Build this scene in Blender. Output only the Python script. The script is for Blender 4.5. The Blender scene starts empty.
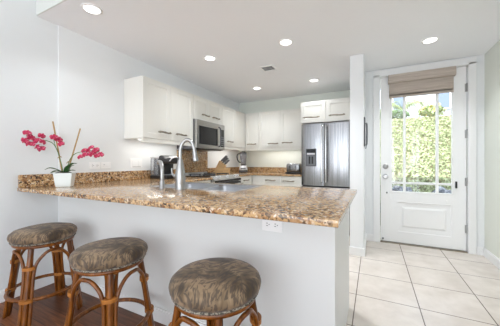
import bpy, bmesh, math, random
from mathutils import Vector, Matrix
from mathutils.geometry import interpolate_bezier
PI = math.pi
rnd = random.Random(7)
sc = bpy.context.scene
COL = sc.collection

# ------------------------------------------------------------------ camera, sky, sun, fill lamps, exposure
cam_d = bpy.data.cameras.new('camera'); cam = bpy.data.objects.new('camera', cam_d); COL.objects.link(cam)
cam.location = (0, 0, 1.12); cam.rotation_euler = (PI/2, 0, math.radians(26.66))
cam_d.sensor_width = 36; cam_d.lens = 246/500*36; cam_d.shift_y = -1/500; cam_d.clip_start = 0.02
sc.camera = cam

world = bpy.data.worlds.new('sky'); sc.world = world; world.use_nodes = True
wn = world.node_tree.nodes; wl = world.node_tree.links
bg = wn['Background']; bg.inputs['Color'].default_value = (0.82, 0.91, 1.0, 1); bg.inputs['Strength'].default_value = 2.4

def light(name, kind, loc, rot, energy, color, size=None, size_y=None, shape=None, spread=None, parent=None):
    d = bpy.data.lights.new(name, kind); d.energy = energy; d.color = color
    if kind == 'AREA':
        d.shape = shape or 'RECTANGLE'; d.size = size
        if size_y: d.size_y = size_y
        if spread: d.spread = spread
    o = bpy.data.objects.new(name, d); COL.objects.link(o); o.location = loc; o.rotation_euler = rot
    if parent: o.parent = parent
    return o

sun = light('sun', 'SUN', (0, -6, 12), (math.radians(34), 0, math.radians(-20)), 6.5, (1, 0.96, 0.88)); sun.data.angle = 0.02
# added area lamps at unseen openings, tilted up to fill kitchen and ceiling
light('rear_fill', 'AREA', (-0.7, -3.48, 1.2), (math.radians(118), 0, 0), 41, (0.98, 0.985, 1.0), 2.9, 2.1)
light('side_fill', 'AREA', (1.17, -1.9, 1.2), (math.radians(122), 0, PI/2), 30, (0.98, 0.985, 1.0), 2.6, 2.1)  # second added fill lamp, at the invented side window
CABINET_W = 1.7
DOWNLIGHT_W = 6.6
sc.view_settings.view_transform = 'Standard'; sc.view_settings.look = 'None'
sc.view_settings.gamma = 1; sc.view_settings.use_curve_mapping = False
sc.view_settings.exposure = 0.31
sc.cycles.diffuse_bounces = 6

# ------------------------------------------------------------------ materials
def mat(name, color, rough=0.5, metal=0.0, **kw):
    m = bpy.data.materials.new(name); m.use_nodes = True
    b = m.node_tree.nodes['Principled BSDF']
    b.inputs['Base Color'].default_value = (*color, 1); b.inputs['Roughness'].default_value = rough; b.inputs['Metallic'].default_value = metal
    for k, v in kw.items(): b.inputs[k].default_value = v
    return m
def nodes(m): return m.node_tree.nodes, m.node_tree.links, m.node_tree.nodes['Principled BSDF']
def coords(m, scale=(1,1,1), rot=(0,0,0), kind='Object'):
    n, l, b = nodes(m); tc = n.new('ShaderNodeTexCoord'); mp = n.new('ShaderNodeMapping')
    mp.inputs['Scale'].default_value = scale; mp.inputs['Rotation'].default_value = rot
    l.new(tc.outputs[kind], mp.inputs['Vector']); return mp.outputs['Vector']
def ramp(m, fac, stops, interp='LINEAR'):
    n, l, b = nodes(m); r = n.new('ShaderNodeValToRGB'); r.color_ramp.interpolation = interp
    els = r.color_ramp.elements
    while len(els) < len(stops): els.new(0.5)
    for e, (p, c) in zip(els, stops): e.position = p; e.color = (*c, 1)
    l.new(fac, r.inputs['Fac']); return r.outputs['Color']
def noise(m, vec, scale, detail=4, rough=0.5, dist=0.0):
    n, l, b = nodes(m); t = n.new('ShaderNodeTexNoise'); t.inputs['Scale'].default_value = scale
    t.inputs['Detail'].default_value = detail; t.inputs['Roughness'].default_value = rough; t.inputs['Distortion'].default_value = dist
    l.new(vec, t.inputs['Vector']); return t.outputs['Fac']
def mixc(m, fac, a, c, mode='MIX'):
    n, l, b = nodes(m); x = n.new('ShaderNodeMix'); x.data_type = 'RGBA'; x.blend_type = mode
    for sock, v in ((x.inputs[0], fac), (x.inputs[6], a), (x.inputs[7], c)):
        if isinstance(v, (int, float)): sock.default_value = v
        elif isinstance(v, tuple): sock.default_value = (*v, 1)
        else: l.new(v, sock)
    return x.outputs[2]
def setc(m, c): n, l, b = nodes(m); l.new(c, b.inputs['Base Color'])
def bump(m, h, strength=0.2, dist=0.01):
    n, l, b = nodes(m); x = n.new('ShaderNodeBump'); x.inputs['Strength'].default_value = strength; x.inputs['Distance'].default_value = dist
    l.new(h, x.inputs['Height']); l.new(x.outputs['Normal'], b.inputs['Normal'])

def paint(name, c, rough=0.6, tex=True):
    m = mat(name, c, rough)
    if tex:
        v = coords(m); bump(m, noise(m, v, 55, 5), 0.08, 0.004)
    return m
M = {}
M['wall_left'] = paint('cool white wall paint', (0.775, 0.80, 0.81))
M['wall_kitchen'] = paint('white kitchen wall paint', (0.82, 0.84, 0.85))
M['wall_back'] = paint('pale green wall paint', (0.78, 0.81, 0.75))
M['wall_right'] = paint('sage wall paint', (0.76, 0.78, 0.71))
M['wall_door'] = paint('white wall paint', (0.82, 0.84, 0.855))
M['ceiling'] = paint('ceiling paint', (0.905, 0.915, 0.935), 0.8)
M['soffit'] = paint('soffit paint', (0.74, 0.77, 0.74), 0.8)
M['trim'] = mat('white trim paint', (0.85, 0.855, 0.86), 0.35)
M['door'] = mat('white door paint', (0.87, 0.875, 0.88), 0.35)
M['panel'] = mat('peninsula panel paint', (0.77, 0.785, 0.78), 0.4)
m = M['cab'] = mat('cream white cabinet', (0.85, 0.84, 0.79), 0.3)
v = coords(m, (60, 60, 2)); setc(m, mixc(m, noise(m, v, 1.5, 3), (0.84, 0.83, 0.785), (0.80, 0.79, 0.74)))
M['cab_in'] = mat('cabinet underside', (0.78, 0.74, 0.66), 0.5)
M['pewter'] = mat('aged pewter', (0.34, 0.30, 0.245), 0.35, 0.9)
m = M['steel'] = mat('brushed stainless steel', (0.45, 0.455, 0.47), 0.24, 1.0)
v = coords(m, (90, 90, 1.2)); f_ = noise(m, v, 1.2, 4); setc(m, ramp(m, f_, [(0.3, (0.25, 0.255, 0.265)), (0.7, (0.42, 0.425, 0.44))]))
m = M['steelh'] = mat('horizontally brushed steel', (0.58, 0.57, 0.55), 0.3, 1.0)
v = coords(m, (2, 2, 120)); setc(m, ramp(m, noise(m, v, 1.2, 4), [(0.3, (0.40, 0.39, 0.375)), (0.7, (0.54, 0.53, 0.51))]))
M['sink'] = mat('satin sink steel', (0.50, 0.51, 0.53), 0.34, 1.0)
M['nickel'] = mat('brushed nickel', (0.43, 0.43, 0.43), 0.33, 1.0)
M['chrome'] = mat('chrome', (0.75, 0.75, 0.76), 0.12, 1.0)
M['black'] = mat('black plastic', (0.018, 0.018, 0.02), 0.3)
M['blackglass'] = mat('black glass', (0.012, 0.012, 0.014), 0.05)
M['grey'] = mat('grey plastic', (0.30, 0.31, 0.33), 0.4)
M['dgrey'] = mat('dark grey plastic', (0.09, 0.09, 0.10), 0.4)
M['silver'] = mat('silver plastic', (0.66, 0.66, 0.68), 0.3, 0.3)
M['white_pl'] = mat('white plastic', (0.92, 0.92, 0.92), 0.3)
M['grout'] = mat('slot black', (0.03, 0.03, 0.03), 0.7)
M['water'] = mat('clear tank plastic', (0.85, 0.88, 0.92), 0.05, 0, **{'Transmission Weight': 0.85, 'IOR': 1.2})
m = M['glass'] = bpy.data.materials.new('window glass'); m.use_nodes = True
n = m.node_tree.nodes; l = m.node_tree.links; n.remove(n['Principled BSDF'])
tr = n.new('ShaderNodeBsdfTransparent'); gl = n.new('ShaderNodeBsdfGlossy'); gl.inputs['Roughness'].default_value = 0.02
mx = n.new('ShaderNodeMixShader'); mx.inputs[0].default_value = 0.06
l.new(tr.outputs[0], mx.inputs[1]); l.new(gl.outputs[0], mx.inputs[2]); l.new(mx.outputs[0], n['Material Output'].inputs['Surface'])

# granite
m = M['granite'] = mat('golden speckled granite', (0.5, 0.35, 0.2), 0.17)
v = coords(m); nn, ll, bb = nodes(m)
def voro(scale, vec):
    t = nn.new('ShaderNodeTexVoronoi'); t.inputs['Scale'].default_value = scale; ll.new(vec, t.inputs['Vector']); return t
wob = nn.new('ShaderNodeTexNoise'); wob.inputs['Scale'].default_value = 30; wob.inputs['Detail'].default_value = 3; ll.new(v, wob.inputs['Vector'])
va = nn.new('ShaderNodeVectorMath'); va.operation = 'MULTIPLY_ADD'; ll.new(wob.outputs['Color'], va.inputs[0]); va.inputs[1].default_value = (0.03, 0.03, 0.03); ll.new(v, va.inputs[2])
t1 = voro(92, va.outputs[0]); sep = nn.new('ShaderNodeSeparateColor'); ll.new(t1.outputs['Color'], sep.inputs[0])
base = ramp(m, sep.outputs[0], [(0.0, (0.035, 0.02, 0.014)), (0.16, (0.19, 0.085, 0.035)), (0.32, (0.38, 0.205, 0.09)), (0.52, (0.54, 0.325, 0.145)), (0.74, (0.64, 0.44, 0.23)), (0.90, (0.72, 0.60, 0.46))], 'CONSTANT')
big = noise(m, v, 9, 5, 0.6)
base = mixc(m, ramp(m, big, [(0.42, (0, 0, 0)), (0.62, (1, 1, 1))]), base, mixc(m, 0.40, base, (0.70, 0.49, 0.28)))
blot = noise(m, v, 56, 4, 0.6, 0.6)
base = mixc(m, ramp(m, blot, [(0.565, (0, 0, 0)), (0.635, (0.92, 0.92, 0.92))]), base, (0.065, 0.035, 0.022))
rust = noise(m, v, 22, 4, 0.6)
base = mixc(m, ramp(m, rust, [(0.58, (0, 0, 0)), (0.68, (0.6, 0.6, 0.6))]), base, (0.36, 0.17, 0.06))
setc(m, base); bb.inputs['Coat Weight'].default_value = 0.25; bb.inputs['Coat Roughness'].default_value = 0.10; bb.inputs['Coat IOR'].default_value = 1.6

# floor tile, wood
m = M['tile'] = mat('beige floor tile', (0.7, 0.62, 0.54), 0.22)
nn, ll, bb = nodes(m); tc = nn.new('ShaderNodeTexCoord'); mp = nn.new('ShaderNodeMapping'); mp.inputs['Location'].default_value = (0.131, -2.265 + 0.445*6, 0); ll.new(tc.outputs['Object'], mp.inputs['Vector'])
bk = nn.new('ShaderNodeTexBrick'); bk.offset = 0; bk.squash = 1
for k, val in (('Scale', 1.0), ('Mortar Size', 0.0038), ('Mortar Smooth', 0.1), ('Bias', 0.0), ('Brick Width', 0.447), ('Row Height', 0.445)): bk.inputs[k].default_value = val
bk.inputs['Color1'].default_value = (0.70, 0.65, 0.605, 1); bk.inputs['Color2'].default_value = (0.67, 0.62, 0.575, 1); bk.inputs['Mortar'].default_value = (0.17, 0.145, 0.125, 1)
ll.new(mp.outputs[0], bk.inputs['Vector'])
cl = noise(m, tc.outputs['Object'], 5, 5, 0.6)
setc(m, mixc(m, 1.0, bk.outputs['Color'], ramp(m, cl, [(0.3, (0.86, 0.83, 0.80)), (0.7, (1.06, 1.05, 1.04))]), 'MULTIPLY'))
m = M['woodfloor'] = mat('dark wood planks', (0.1, 0.05, 0.03), 0.42)
nn, ll, bb = nodes(m); tc = nn.new('ShaderNodeTexCoord')
bk = nn.new('ShaderNodeTexBrick'); bk.offset = 0.37
for k, val in (('Scale', 1.0), ('Mortar Size', 0.0015), ('Bias', 0.0), ('Brick Width', 1.2), ('Row Height', 0.125)): bk.inputs[k].default_value = val
bk.inputs['Color1'].default_value = (0.26, 0.10, 0.04, 1); bk.inputs['Color2'].default_value = (0.11, 0.042, 0.018, 1); bk.inputs['Mortar'].default_value = (0.015, 0.008, 0.005, 1)
ll.new(tc.outputs['Object'], bk.inputs['Vector'])
v = coords(m, (3, 40, 1)); g = noise(m, v, 1.5, 5, 0.65, 0.5)
setc(m, mixc(m, 1.0, bk.outputs['Color'], ramp(m, g, [(0.3, (0.45, 0.42, 0.4)), (0.7, (1.5, 1.4, 1.35))]), 'MULTIPLY'))

# rattan
m = M['rattan'] = mat('honey rattan', (0.4, 0.15, 0.04), 0.28)
v = coords(m, (14, 14, 3)); setc(m, ramp(m, noise(m, v, 3, 4, 0.6), [(0.3, (0.085, 0.023, 0.003)), (0.55, (0.20, 0.062, 0.006)), (0.75, (0.36, 0.13, 0.017))]))
m = M['binding'] = mat('rattan binding', (0.5, 0.2, 0.05), 0.4)
v = coords(m, (1, 1, 220)); setc(m, ramp(m, noise(m, v, 1, 2), [(0.4, (0.34, 0.12, 0.02)), (0.6, (0.50, 0.20, 0.04))]))
# stool fabric: palm fronds
m = M['fabric'] = mat('taupe palm frond fabric', (0.25, 0.2, 0.15), 0.75, 0, **{'Sheen Weight': 0.15})
nn, ll, bb = nodes(m); v = coords(m)
vo = nn.new('ShaderNodeTexVoronoi'); vo.inputs['Scale'].default_value = 10; ll.new(v, vo.inputs['Vector'])
sc_ = nn.new('ShaderNodeSeparateColor'); ll.new(vo.outputs['Color'], sc_.inputs[0])
an = nn.new('ShaderNodeMath'); an.operation = 'MULTIPLY'; an.inputs[1].default_value = 6.28; ll.new(sc_.outputs[0], an.inputs[0])
vr = nn.new('ShaderNodeVectorRotate'); vr.rotation_type = 'Z_AXIS'; ll.new(v, vr.inputs['Vector']); ll.new(an.outputs[0], vr.inputs['Angle'])
vm = nn.new('ShaderNodeVectorMath'); vm.operation = 'MULTIPLY'; ll.new(vr.outputs[0], vm.inputs[0]); vm.inputs[1].default_value = (95, 20, 20)
st_ = noise(m, vm.outputs[0], 1.0, 1.5, 0.5, 0.9)
area = noise(m, v, 9, 2, 0.5, 0.6)
ground = ramp(m, area, [(0.40, (0.070, 0.044, 0.022)), (0.50, (0.145, 0.095, 0.050)), (0.60, (0.29, 0.20, 0.118))])
strokes = ramp(m, st_, [(0.44, (0, 0, 0)), (0.54, (1, 1, 1))])
setc(m, mixc(m, strokes, mixc(m, 0.68, ground, (0.036, 0.027, 0.024)), ground))
bump(m, noise(m, v, 500, 2), 0.15, 0.002)
m = M['welt'] = mat('fabric cord', (0.2, 0.17, 0.13), 0.8)
v = coords(m); setc(m, ramp(m, noise(m, v, 120, 2), [(0.4, (0.05, 0.04, 0.03)), (0.6, (0.34, 0.30, 0.24))]))
# blind
m = M['blind'] = mat('woven taupe shade', (0.33, 0.27, 0.22), 0.8)
nn, ll, bb = nodes(m); v = coords(m, (3, 3, 170)); setc(m, ramp(m, noise(m, v, 1.0, 3), [(0.3, (0.37, 0.305, 0.255)), (0.7, (0.60, 0.53, 0.47))]))
bump(m, noise(m, v, 1.0, 3), 0.4, 0.004)
# plant
M['pot'] = mat('pale glazed ceramic', (0.80, 0.86, 0.86), 0.2)
M['leaf'] = mat('orchid leaf', (0.035, 0.11, 0.03), 0.35)
M['stem'] = mat('orchid stem', (0.10, 0.20, 0.05), 0.5)
M['cane'] = mat('bamboo stake', (0.40, 0.25, 0.10), 0.55)
m = M['petal'] = mat('magenta petal', (0.6, 0.02, 0.10), 0.5)
v = coords(m); setc(m, ramp(m, noise(m, v, 60, 3), [(0.3, (0.33, 0.002, 0.04)), (0.54, (0.54, 0.010, 0.085)), (0.70, (0.82, 0.30, 0.40))]))
M['lip'] = mat('orchid lip', (0.55, 0.05, 0.10), 0.5)
M['moss'] = mat('dark moss', (0.03, 0.035, 0.02), 0.9)
M['blockwood'] = mat('knife block wood', (0.52, 0.33, 0.14), 0.45)
v = coords(M['blockwood'], (8, 8, 60)); setc(M['blockwood'], ramp(M['blockwood'], noise(M['blockwood'], v, 1, 3), [(0.3, (0.50, 0.29, 0.11)), (0.7, (0.68, 0.45, 0.21))]))
# outdoors
M['earth'] = paint('hillside earth', (0.20, 0.17, 0.10), 0.9)
M['pave'] = paint('concrete landing', (0.55, 0.54, 0.52), 0.8)
m = M['ivy'] = mat('groundcover leaves', (0.2, 0.3, 0.08), 0.5)
nn, ll, bb = nodes(m); v = coords(m); setc(m, ramp(m, noise(m, v, 9, 5, 0.8), [(0.36, (0.10, 0.14, 0.07)), (0.47, (0.36, 0.43, 0.21)), (0.66, (0.64, 0.67, 0.44))]))
M['shrub'] = mat('shrub leaves', (0.16, 0.26, 0.10), 0.5)
M['palm'] = mat('palm leaves', (0.38, 0.46, 0.22), 0.5)
M['yellow'] = mat('yellow blossom', (0.70, 0.55, 0.18), 0.6)
M['bark'] = mat('bark', (0.20, 0.14, 0.09), 0.9)
M['house'] = paint('pale house wall', (0.56, 0.62, 0.72), 0.7)
M['roof'] = mat('blue grey roof', (0.20, 0.26, 0.38), 0.7)
M['rock'] = paint('lava rock', (0.10, 0.10, 0.115), 0.9); v = coords(M['rock']); setc(M['rock'], ramp(M['rock'], noise(M['rock'], v, 14, 4, 0.7), [(0.38, (0.05, 0.055, 0.075)), (0.52, (0.20, 0.22, 0.27)), (0.62, (0.52, 0.54, 0.58))]))
def emit(name, c, s):
    m = bpy.data.materials.new(name); m.use_nodes = True; b = m.node_tree.nodes['Principled BSDF']
    b.inputs['Base Color'].default_value = (0.9, 0.9, 0.9, 1); b.inputs['Emission Color'].default_value = (*c, 1); b.inputs['Emission Strength'].default_value = s
    return m
M['lamp'] = emit('lit lamp lens', (1, 0.97, 0.92), 3.0)

# ------------------------------------------------------------------ mesh helpers
def nb(): return bmesh.new()
def xf(bm, start, mtx):
    bm.verts.ensure_lookup_table(); bmesh.ops.transform(bm, matrix=mtx, verts=[bm.verts[i] for i in range(start, len(bm.verts))])
def box(bm, x0, x1, y0, y1, z0, z1, bev=0.0, seg=2):
    r = bmesh.ops.create_cube(bm, size=1.0); vs = r['verts']
    bmesh.ops.scale(bm, vec=(x1-x0, y1-y0, z1-z0), verts=vs); bmesh.ops.translate(bm, vec=((x0+x1)/2, (y0+y1)/2, (z0+z1)/2), verts=vs)
    if bev:
        es = list({e for v_ in vs for e in v_.link_edges}); bmesh.ops.bevel(bm, geom=es, offset=bev, segments=seg, affect='EDGES', profile=0.5, clamp_overlap=True)
    return bm
def bx(*a, **k): return box(nb(), *a, **k)
def frame_of(t, up):
    s_ = t.cross(up)
    if s_.length < 1e-4: s_ = t.cross(Vector((1, 0.01, 0)))
    s_.normalize(); return s_, s_.cross(t).normalized()
def smooth_path(pts, n=6):
    pts = [Vector(p) for p in pts]; out = []
    for i in range(len(pts)-1):
        p0 = pts[i-1] if i else pts[0]*2 - pts[1]; p1 = pts[i]; p2 = pts[i+1]; p3 = pts[i+2] if i+2 < len(pts) else pts[-1]*2 - pts[-2]
        for k in range(n):
            t = k/n; out.append(0.5*((2*p1) + (p2-p0)*t + (2*p0-5*p1+4*p2-p3)*t*t + (3*p1-p0-3*p2+p3)*t**3))
    out.append(pts[-1]); return out
def tube(bm, pts, r, seg=8, closed=False, cap=True):
    pts = [Vector(p) for p in pts]; N = len(pts); rings = []; up = None
    for i, p in enumerate(pts):
        a = pts[(i-1) % N] if (closed or i) else p; b = pts[(i+1) % N] if (closed or i < N-1) else p
        t = (b-a).normalized()
        if up is None: up = Vector((0, 0, 1)) if abs(t.z) < 0.9 else Vector((0, 1, 0))
        s_, u_ = frame_of(t, up); up = u_
        rr = r[i] if isinstance(r, (list, tuple)) else r
        rings.append([bm.verts.new(p + (s_*math.cos(2*PI*k/seg) + u_*math.sin(2*PI*k/seg))*rr) for k in range(seg)])
    M_ = N if closed else N-1
    for i in range(M_):
        A, B = rings[i], rings[(i+1) % N]
        for k in range(seg): bm.faces.new((A[k], A[(k+1) % seg], B[(k+1) % seg], B[k]))
    if cap and not closed: bm.faces.new(rings[0][::-1]); bm.faces.new(rings[-1])
    return bm
def lathe(bm, prof, seg=32, center=(0, 0, 0), axis='Z'):
    s0 = len(bm.verts); rings = []
    for r, z in prof:
        if r < 1e-6: rings.append([bm.verts.new((0, 0, z))])
        else: rings.append([bm.verts.new((r*math.cos(2*PI*k/seg), r*math.sin(2*PI*k/seg), z)) for k in range(seg)])
    for A, B in zip(rings, rings[1:]):
        for k in range(seg):
            k2 = (k+1) % seg
            if len(A) == 1 and len(B) == 1: continue
            if len(A) == 1: bm.faces.new((A[0], B[k], B[k2]))
            elif len(B) == 1: bm.faces.new((A[k], A[k2], B[0]))
            else: bm.faces.new((A[k], A[k2], B[k2], B[k]))
    if len(rings[0]) > 1: bm.faces.new(rings[0])
    if len(rings[-1]) > 1: bm.faces.new(rings[-1])
    mt = Matrix.Translation(center)
    if axis == 'Y': mt = mt @ Matrix.Rotation(PI/2, 4, 'X')      # local +z -> -y
    if axis == 'X': mt = mt @ Matrix.Rotation(PI/2, 4, 'Y')      # local +z -> +x
    xf(bm, s0, mt); return bm
def prism(bm, poly, z0, z1):
    A = [bm.verts.new((x, y, z0)) for x, y in poly]; B = [bm.verts.new((x, y, z1)) for x, y in poly]; n_ = len(poly)
    for k in range(n_): bm.faces.new((A[k], A[(k+1) % n_], B[(k+1) % n_], B[k]))
    bm.faces.new(A[::-1]); bm.faces.new(B); return bm
def ell(bm, c, r, seg=14, rings=8):
    q = bmesh.ops.create_uvsphere(bm, u_segments=seg, v_segments=rings, radius=1.0)
    bmesh.ops.transform(bm, matrix=Matrix.Translation(c) @ Matrix.Diagonal((*r, 1)), verts=q['verts']); return bm
def thicken(bm, vec):
    r = bmesh.ops.extrude_face_region(bm, geom=bm.faces[:], use_keep_orig=True)
    bmesh.ops.translate(bm, vec=vec, verts=[e for e in r['geom'] if isinstance(e, bmesh.types.BMVert)]); return bm
def obj(name, bm, m, parent=None, smooth=None):
    bmesh.ops.recalc_face_normals(bm, faces=bm.faces[:])
    me = bpy.data.meshes.new(name); bm.to_mesh(me); bm.free()
    o = bpy.data.objects.new(name, me); COL.objects.link(o); me.materials.append(M[m] if isinstance(m, str) else m)
    if parent: o.parent = parent
    if smooth:
        me.polygons.foreach_set('use_smooth', [True]*len(me.polygons))
        if smooth is not True: me.set_sharp_from_angle(angle=math.radians(smooth))
    return o
def tag(o, label, cat, group=None, kind=None):
    o['label'] = label; o['category'] = cat
    if group: o['group'] = group
    if kind: o['kind'] = kind
    return o
def thing(name, label, cat, loc=(0, 0, 0), rz=0, group=None):
    o = bpy.data.objects.new(name, None); COL.objects.link(o); o.location = loc; o.rotation_euler = (0, 0, rz); o.empty_display_size = 0.1
    return tag(o, label, cat, group)
def struct(name, bm, m, parent=None, smooth=None, label=None):
    o = obj(name, bm, m, parent, smooth)
    if not parent: o['kind'] = 'structure'
    if label: o['label'] = label
    return o
def copy_tree(o, parent=None):
    c_ = o.copy(); COL.objects.link(c_)
    if parent: c_.parent = parent
    for ch in list(o.children): copy_tree(ch, c_)
    return c_

# ------------------------------------------------------------------ the room
ZC = 2.41; XL = -2.65; YB = 4.74; XR = 1.19; YD = 3.90
struct('floor', bx(-2.80, 1.34, 1.30, 4.90, -0.10, 0.0), 'tile')
struct('wood_floor', bx(-2.80, 1.34, -3.65, 1.30, -0.10, 0.0), 'woodfloor')
struct('ceiling', bx(-2.80, 1.34, 1.10, 4.90, ZC, 2.76), 'ceiling')
struct('ceiling_soffit', bx(-2.65, 1.19, 1.088, 1.0995, ZC, 2.75), 'soffit')
struct('living_ceiling', bx(-2.80, 1.34, -3.80, 1.10, 2.76, 2.9), 'ceiling')
struct('roof', bx(-3.4, 2.0, -4.6, 5.3, 2.92, 3.1), 'roof')  # added slab out of view, stops sun leaking in above the ceilings
struct('wall_left', bx(-2.80, XL-0.012, -3.65, 1.262, 0, 2.76), 'wall_left')
struct('wall_left_kitchen', bx(-2.80, XL, 1.2625, 4.90, 0, ZC), 'wall_kitchen')
struct('wall_back', bx(XL, -0.105, YB, 4.90, 0, ZC), 'wall_back')
struct('wall_partition', bx(-0.257, -0.105, 3.22, YB, 0, ZC, bev=0.004), 'wall_door')
bm = nb(); box(bm, XR, 1.34, -0.55, 4.05, 0, 2.76); box(bm, XR, 1.34, -3.65, -3.25, 0, 2.76); box(bm, XR, 1.34, -3.25, -0.55, 2.25, 2.76)
struct('wall_right', bm, 'wall_right')
bm = nb(); box(bm, -0.105, 0.055, YD, 4.05, 0, ZC); box(bm, 1.065, XR, YD, 4.05, 0, ZC); box(bm, 0.055, 1.065, YD, 4.05, 2.335, ZC)
struct('wall_door', bm, 'wall_door')
bm = nb(); box(bm, -2.8, -2.2, -3.65, -3.5, 0, 2.76); box(bm, 0.8, 1.34, -3.65, -3.5, 0, 2.76); box(bm, -2.2, 0.8, -3.65, -3.5, 2.25, 2.76)
struct('wall_rear', bm, 'wall_left')
w1 = bpy.data.objects.new('added_window_1', None); COL.objects.link(w1); w1['kind'] = 'structure'  # invented window out of view, made for the rear fill lamp
bm = nb()
for x in (-2.2, -1.23, -0.23, 0.74): box(bm, x, x+0.06, -3.62, -3.56, 0, 2.25)
box(bm, -2.2, 0.8, -3.62, -3.56, 2.19, 2.25); box(bm, -2.2, 0.8, -3.62, -3.56, 0, 0.05); obj('frame', bm, 'trim', w1)

w2 = bpy.data.objects.new('added_window_2', None); COL.objects.link(w2); w2['kind'] = 'structure'  # another invented window, added to carry the side fill lamp
bm = nb()
for y in (-3.25, -2.36, -1.46, -0.61): box(bm, 1.28, 1.33, y, y+0.06, 0, 2.25)
box(bm, 1.28, 1.33, -3.25, -0.55, 2.19, 2.25); box(bm, 1.28, 1.33, -3.25, -0.55, 0, 0.05); obj('frame', bm, 'trim', w2)
def baseboard(name, bm_): struct(name, bm_, 'trim')
def skirt(x0, x1, y0, y1, side, h=0.095):
    bm = nb(); box(bm, x0, x1, y0, y1, 0, h-0.012); d = 0.006
    a = [x0, x1, y0, y1]
    if side == 'x+': a[1] -= d
    if side == 'x-': a[0] += d
    if side == 'y-': a[2] += d
    box(bm, *a, h-0.012, h); return bm
baseboard('baseboard_left', skirt(XL-0.012, XL+0.004, -3.5, 1.244, 'x+'))
baseboard('baseboard_right', skirt(XR-0.016, XR, -0.5, YD-0.017, 'x-'))
bm = skirt(-0.089, -0.005, YD-0.016, YD, 'y-'); baseboard('baseboard_door', bm)
baseboard('baseboard_door_right', skirt(1.113, XR-0.017, YD-0.016, YD, 'y-'))
bm = nb(); box(bm, -0.273, -0.089, 3.204, 3.2195, 0, 0.095); box(bm, -0.1045, -0.089, 3.2195, YD-0.001, 0, 0.095); baseboard('baseboard_partition', bm)
# door casing
bm = nb(); box(bm, -0.003, 0.078, YD-0.022, YD, 0, 2.335, 0.004); box(bm, 1.036, 1.111, YD-0.022, YD, 0, 2.335, 0.004); box(bm, -0.003, 1.111, YD-0.022, YD, 2.312, 2.393, 0.004)
box(bm, 0.057, 0.082, YD, 4.05, 0, 2.312); box(bm, 1.036, 1.063, YD, 4.05, 0, 2.312); box(bm, 0.082, 1.036, YD, 4.05, 2.309, 2.333)
struct('trim_1', bm, 'trim')
struct('trim_2', bx(0.083, 1.035, YD+0.0, 4.06, 0.0005, 0.012), 'pewter')      # threshold
struct('landing', bx(-1.5, 3.0, 4.06, 5.0, -0.15, -0.02), 'pave')

# ------------------------------------------------------------------ the door
door = bpy.data.objects.new('door_1', None); COL.objects.link(door); door['kind'] = 'structure'
door.location = (0, 3.925, 0); door['label'] = 'white glazed entry door with a panelled lower half'
DX0, DX1, DT = 0.090, 1.028, 0.045
gx0, gx1, gz0, gz1 = 0.212, 0.905, 0.70, 2.18
bm = nb(); box(bm, DX0, gx0, 0, DT, 0.018, 2.305, 0.002); box(bm, gx1, DX1, 0, DT, 0.018, 2.305, 0.002)
box(bm, gx0, gx1, 0, DT, gz1, 2.305); box(bm, gx0, gx1, 0, DT, 0.018, 0.17); box(bm, gx0, gx1, 0, DT, 0.57, gz0); box(bm, gx0, 0.30, 0, DT, 0.17, 0.57); box(bm, 0.878, gx1, 0, DT, 0.17, 0.57)
obj('frame', bm, 'door', door)
bm = nb(); box(bm, 0.30, 0.878, 0.012, 0.035, 0.17, 0.57)
s0 = len(bm.verts); r = bmesh.ops.create_cube(bm, size=1); vs = r['verts']
bmesh.ops.scale(bm, vec=(0.50, 0.014, 0.29), verts=vs); bmesh.ops.translate(bm, vec=(0.589, 0.008, 0.37), verts=vs)
for v_ in vs:
    if v_.co.y < 0.008: v_.co.x += 0.03 if v_.co.x < 0.589 else -0.03; v_.co.z += 0.03 if v_.co.z < 0.37 else -0.03
obj('panel', bm, 'door', door)
bm = nb(); tube(bm, [(0.297, 0.006, 0.167), (0.881, 0.006, 0.167), (0.881, 0.006, 0.573), (0.297, 0.006, 0.573)], 0.008, 6, True); obj('panel_moulding', bm, 'door', door)
bm = nb()
for a in ((gx0, gx0+0.018, gz0, gz1), (gx1-0.018, gx1, gz0, gz1)): box(bm, a[0], a[1], -0.004, DT, a[2], a[3], 0.003)
box(bm, gx0, gx1, -0.004, DT, gz0, gz0+0.018, 0.003); box(bm, gx0, gx1, -0.004, DT, gz1-0.018, gz1, 0.003)
for x in (0.376, 0.737): box(bm, x-0.015, x+0.015, 0.002, DT-0.002, gz0, gz1, 0.004)
box(bm, gx0, gx1, 0.003, DT-0.003, 0.820, 0.848, 0.004); obj('muntins', bm, 'door', door)
xs = [(gx0+0.018, 0.361), (0.391, 0.722), (0.752, gx1-0.018)]
for a, b_ in xs:
    for z0, z1 in ((gz0+0.018, 0.820), (0.848, gz1-0.018)): obj('pane', bx(a, b_, 0.020, 0.026, z0, z1), 'glass', door)
bm = nb(); lathe(bm, [(0.036, 0), (0.036, 0.008), (0.016, 0.012), (0.014, 0.035), (0.028, 0.042), (0.034, 0.055), (0.028, 0.068), (0, 0.070)], 20, (0.150, 0, 0.918), 'Y'); obj('door_knob', bm, 'nickel', door, 40)
bm = nb(); lathe(bm, [(0.036, 0), (0.034, 0.012), (0.022, 0.020), (0, 0.021)], 20, (0.150, 0, 1.057), 'Y'); box(bm, 0.145, 0.155, -0.034, -0.015, 1.040, 1.074, 0.003); obj('deadbolt', bm, 'nickel', door, 40)
for z in (2.04, 1.467, 0.872, 0.289):
    bm = nb(); lathe(bm, [(0.008, -0.05), (0.008, 0.05), (0.005, 0.056), (0, 0.058)], 12, (1.0315, -0.010, z)); box(bm, 1.012, 1.030, -0.0025, 0, z-0.05, z+0.05); obj('hinge', bm, 'nickel', door, 40)
obj('sensor', bx(0.918, 0.936, -0.02, 0, 0.79, 0.875, 0.003), 'black', door)
bm = nb(); lathe(bm, [(0.012, 0), (0.010, 0.012), (0, 0.016)], 12, (0.166, 0, 0.693), 'Y'); obj('stop_button', bm, 'grey', door, 40)
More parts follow.
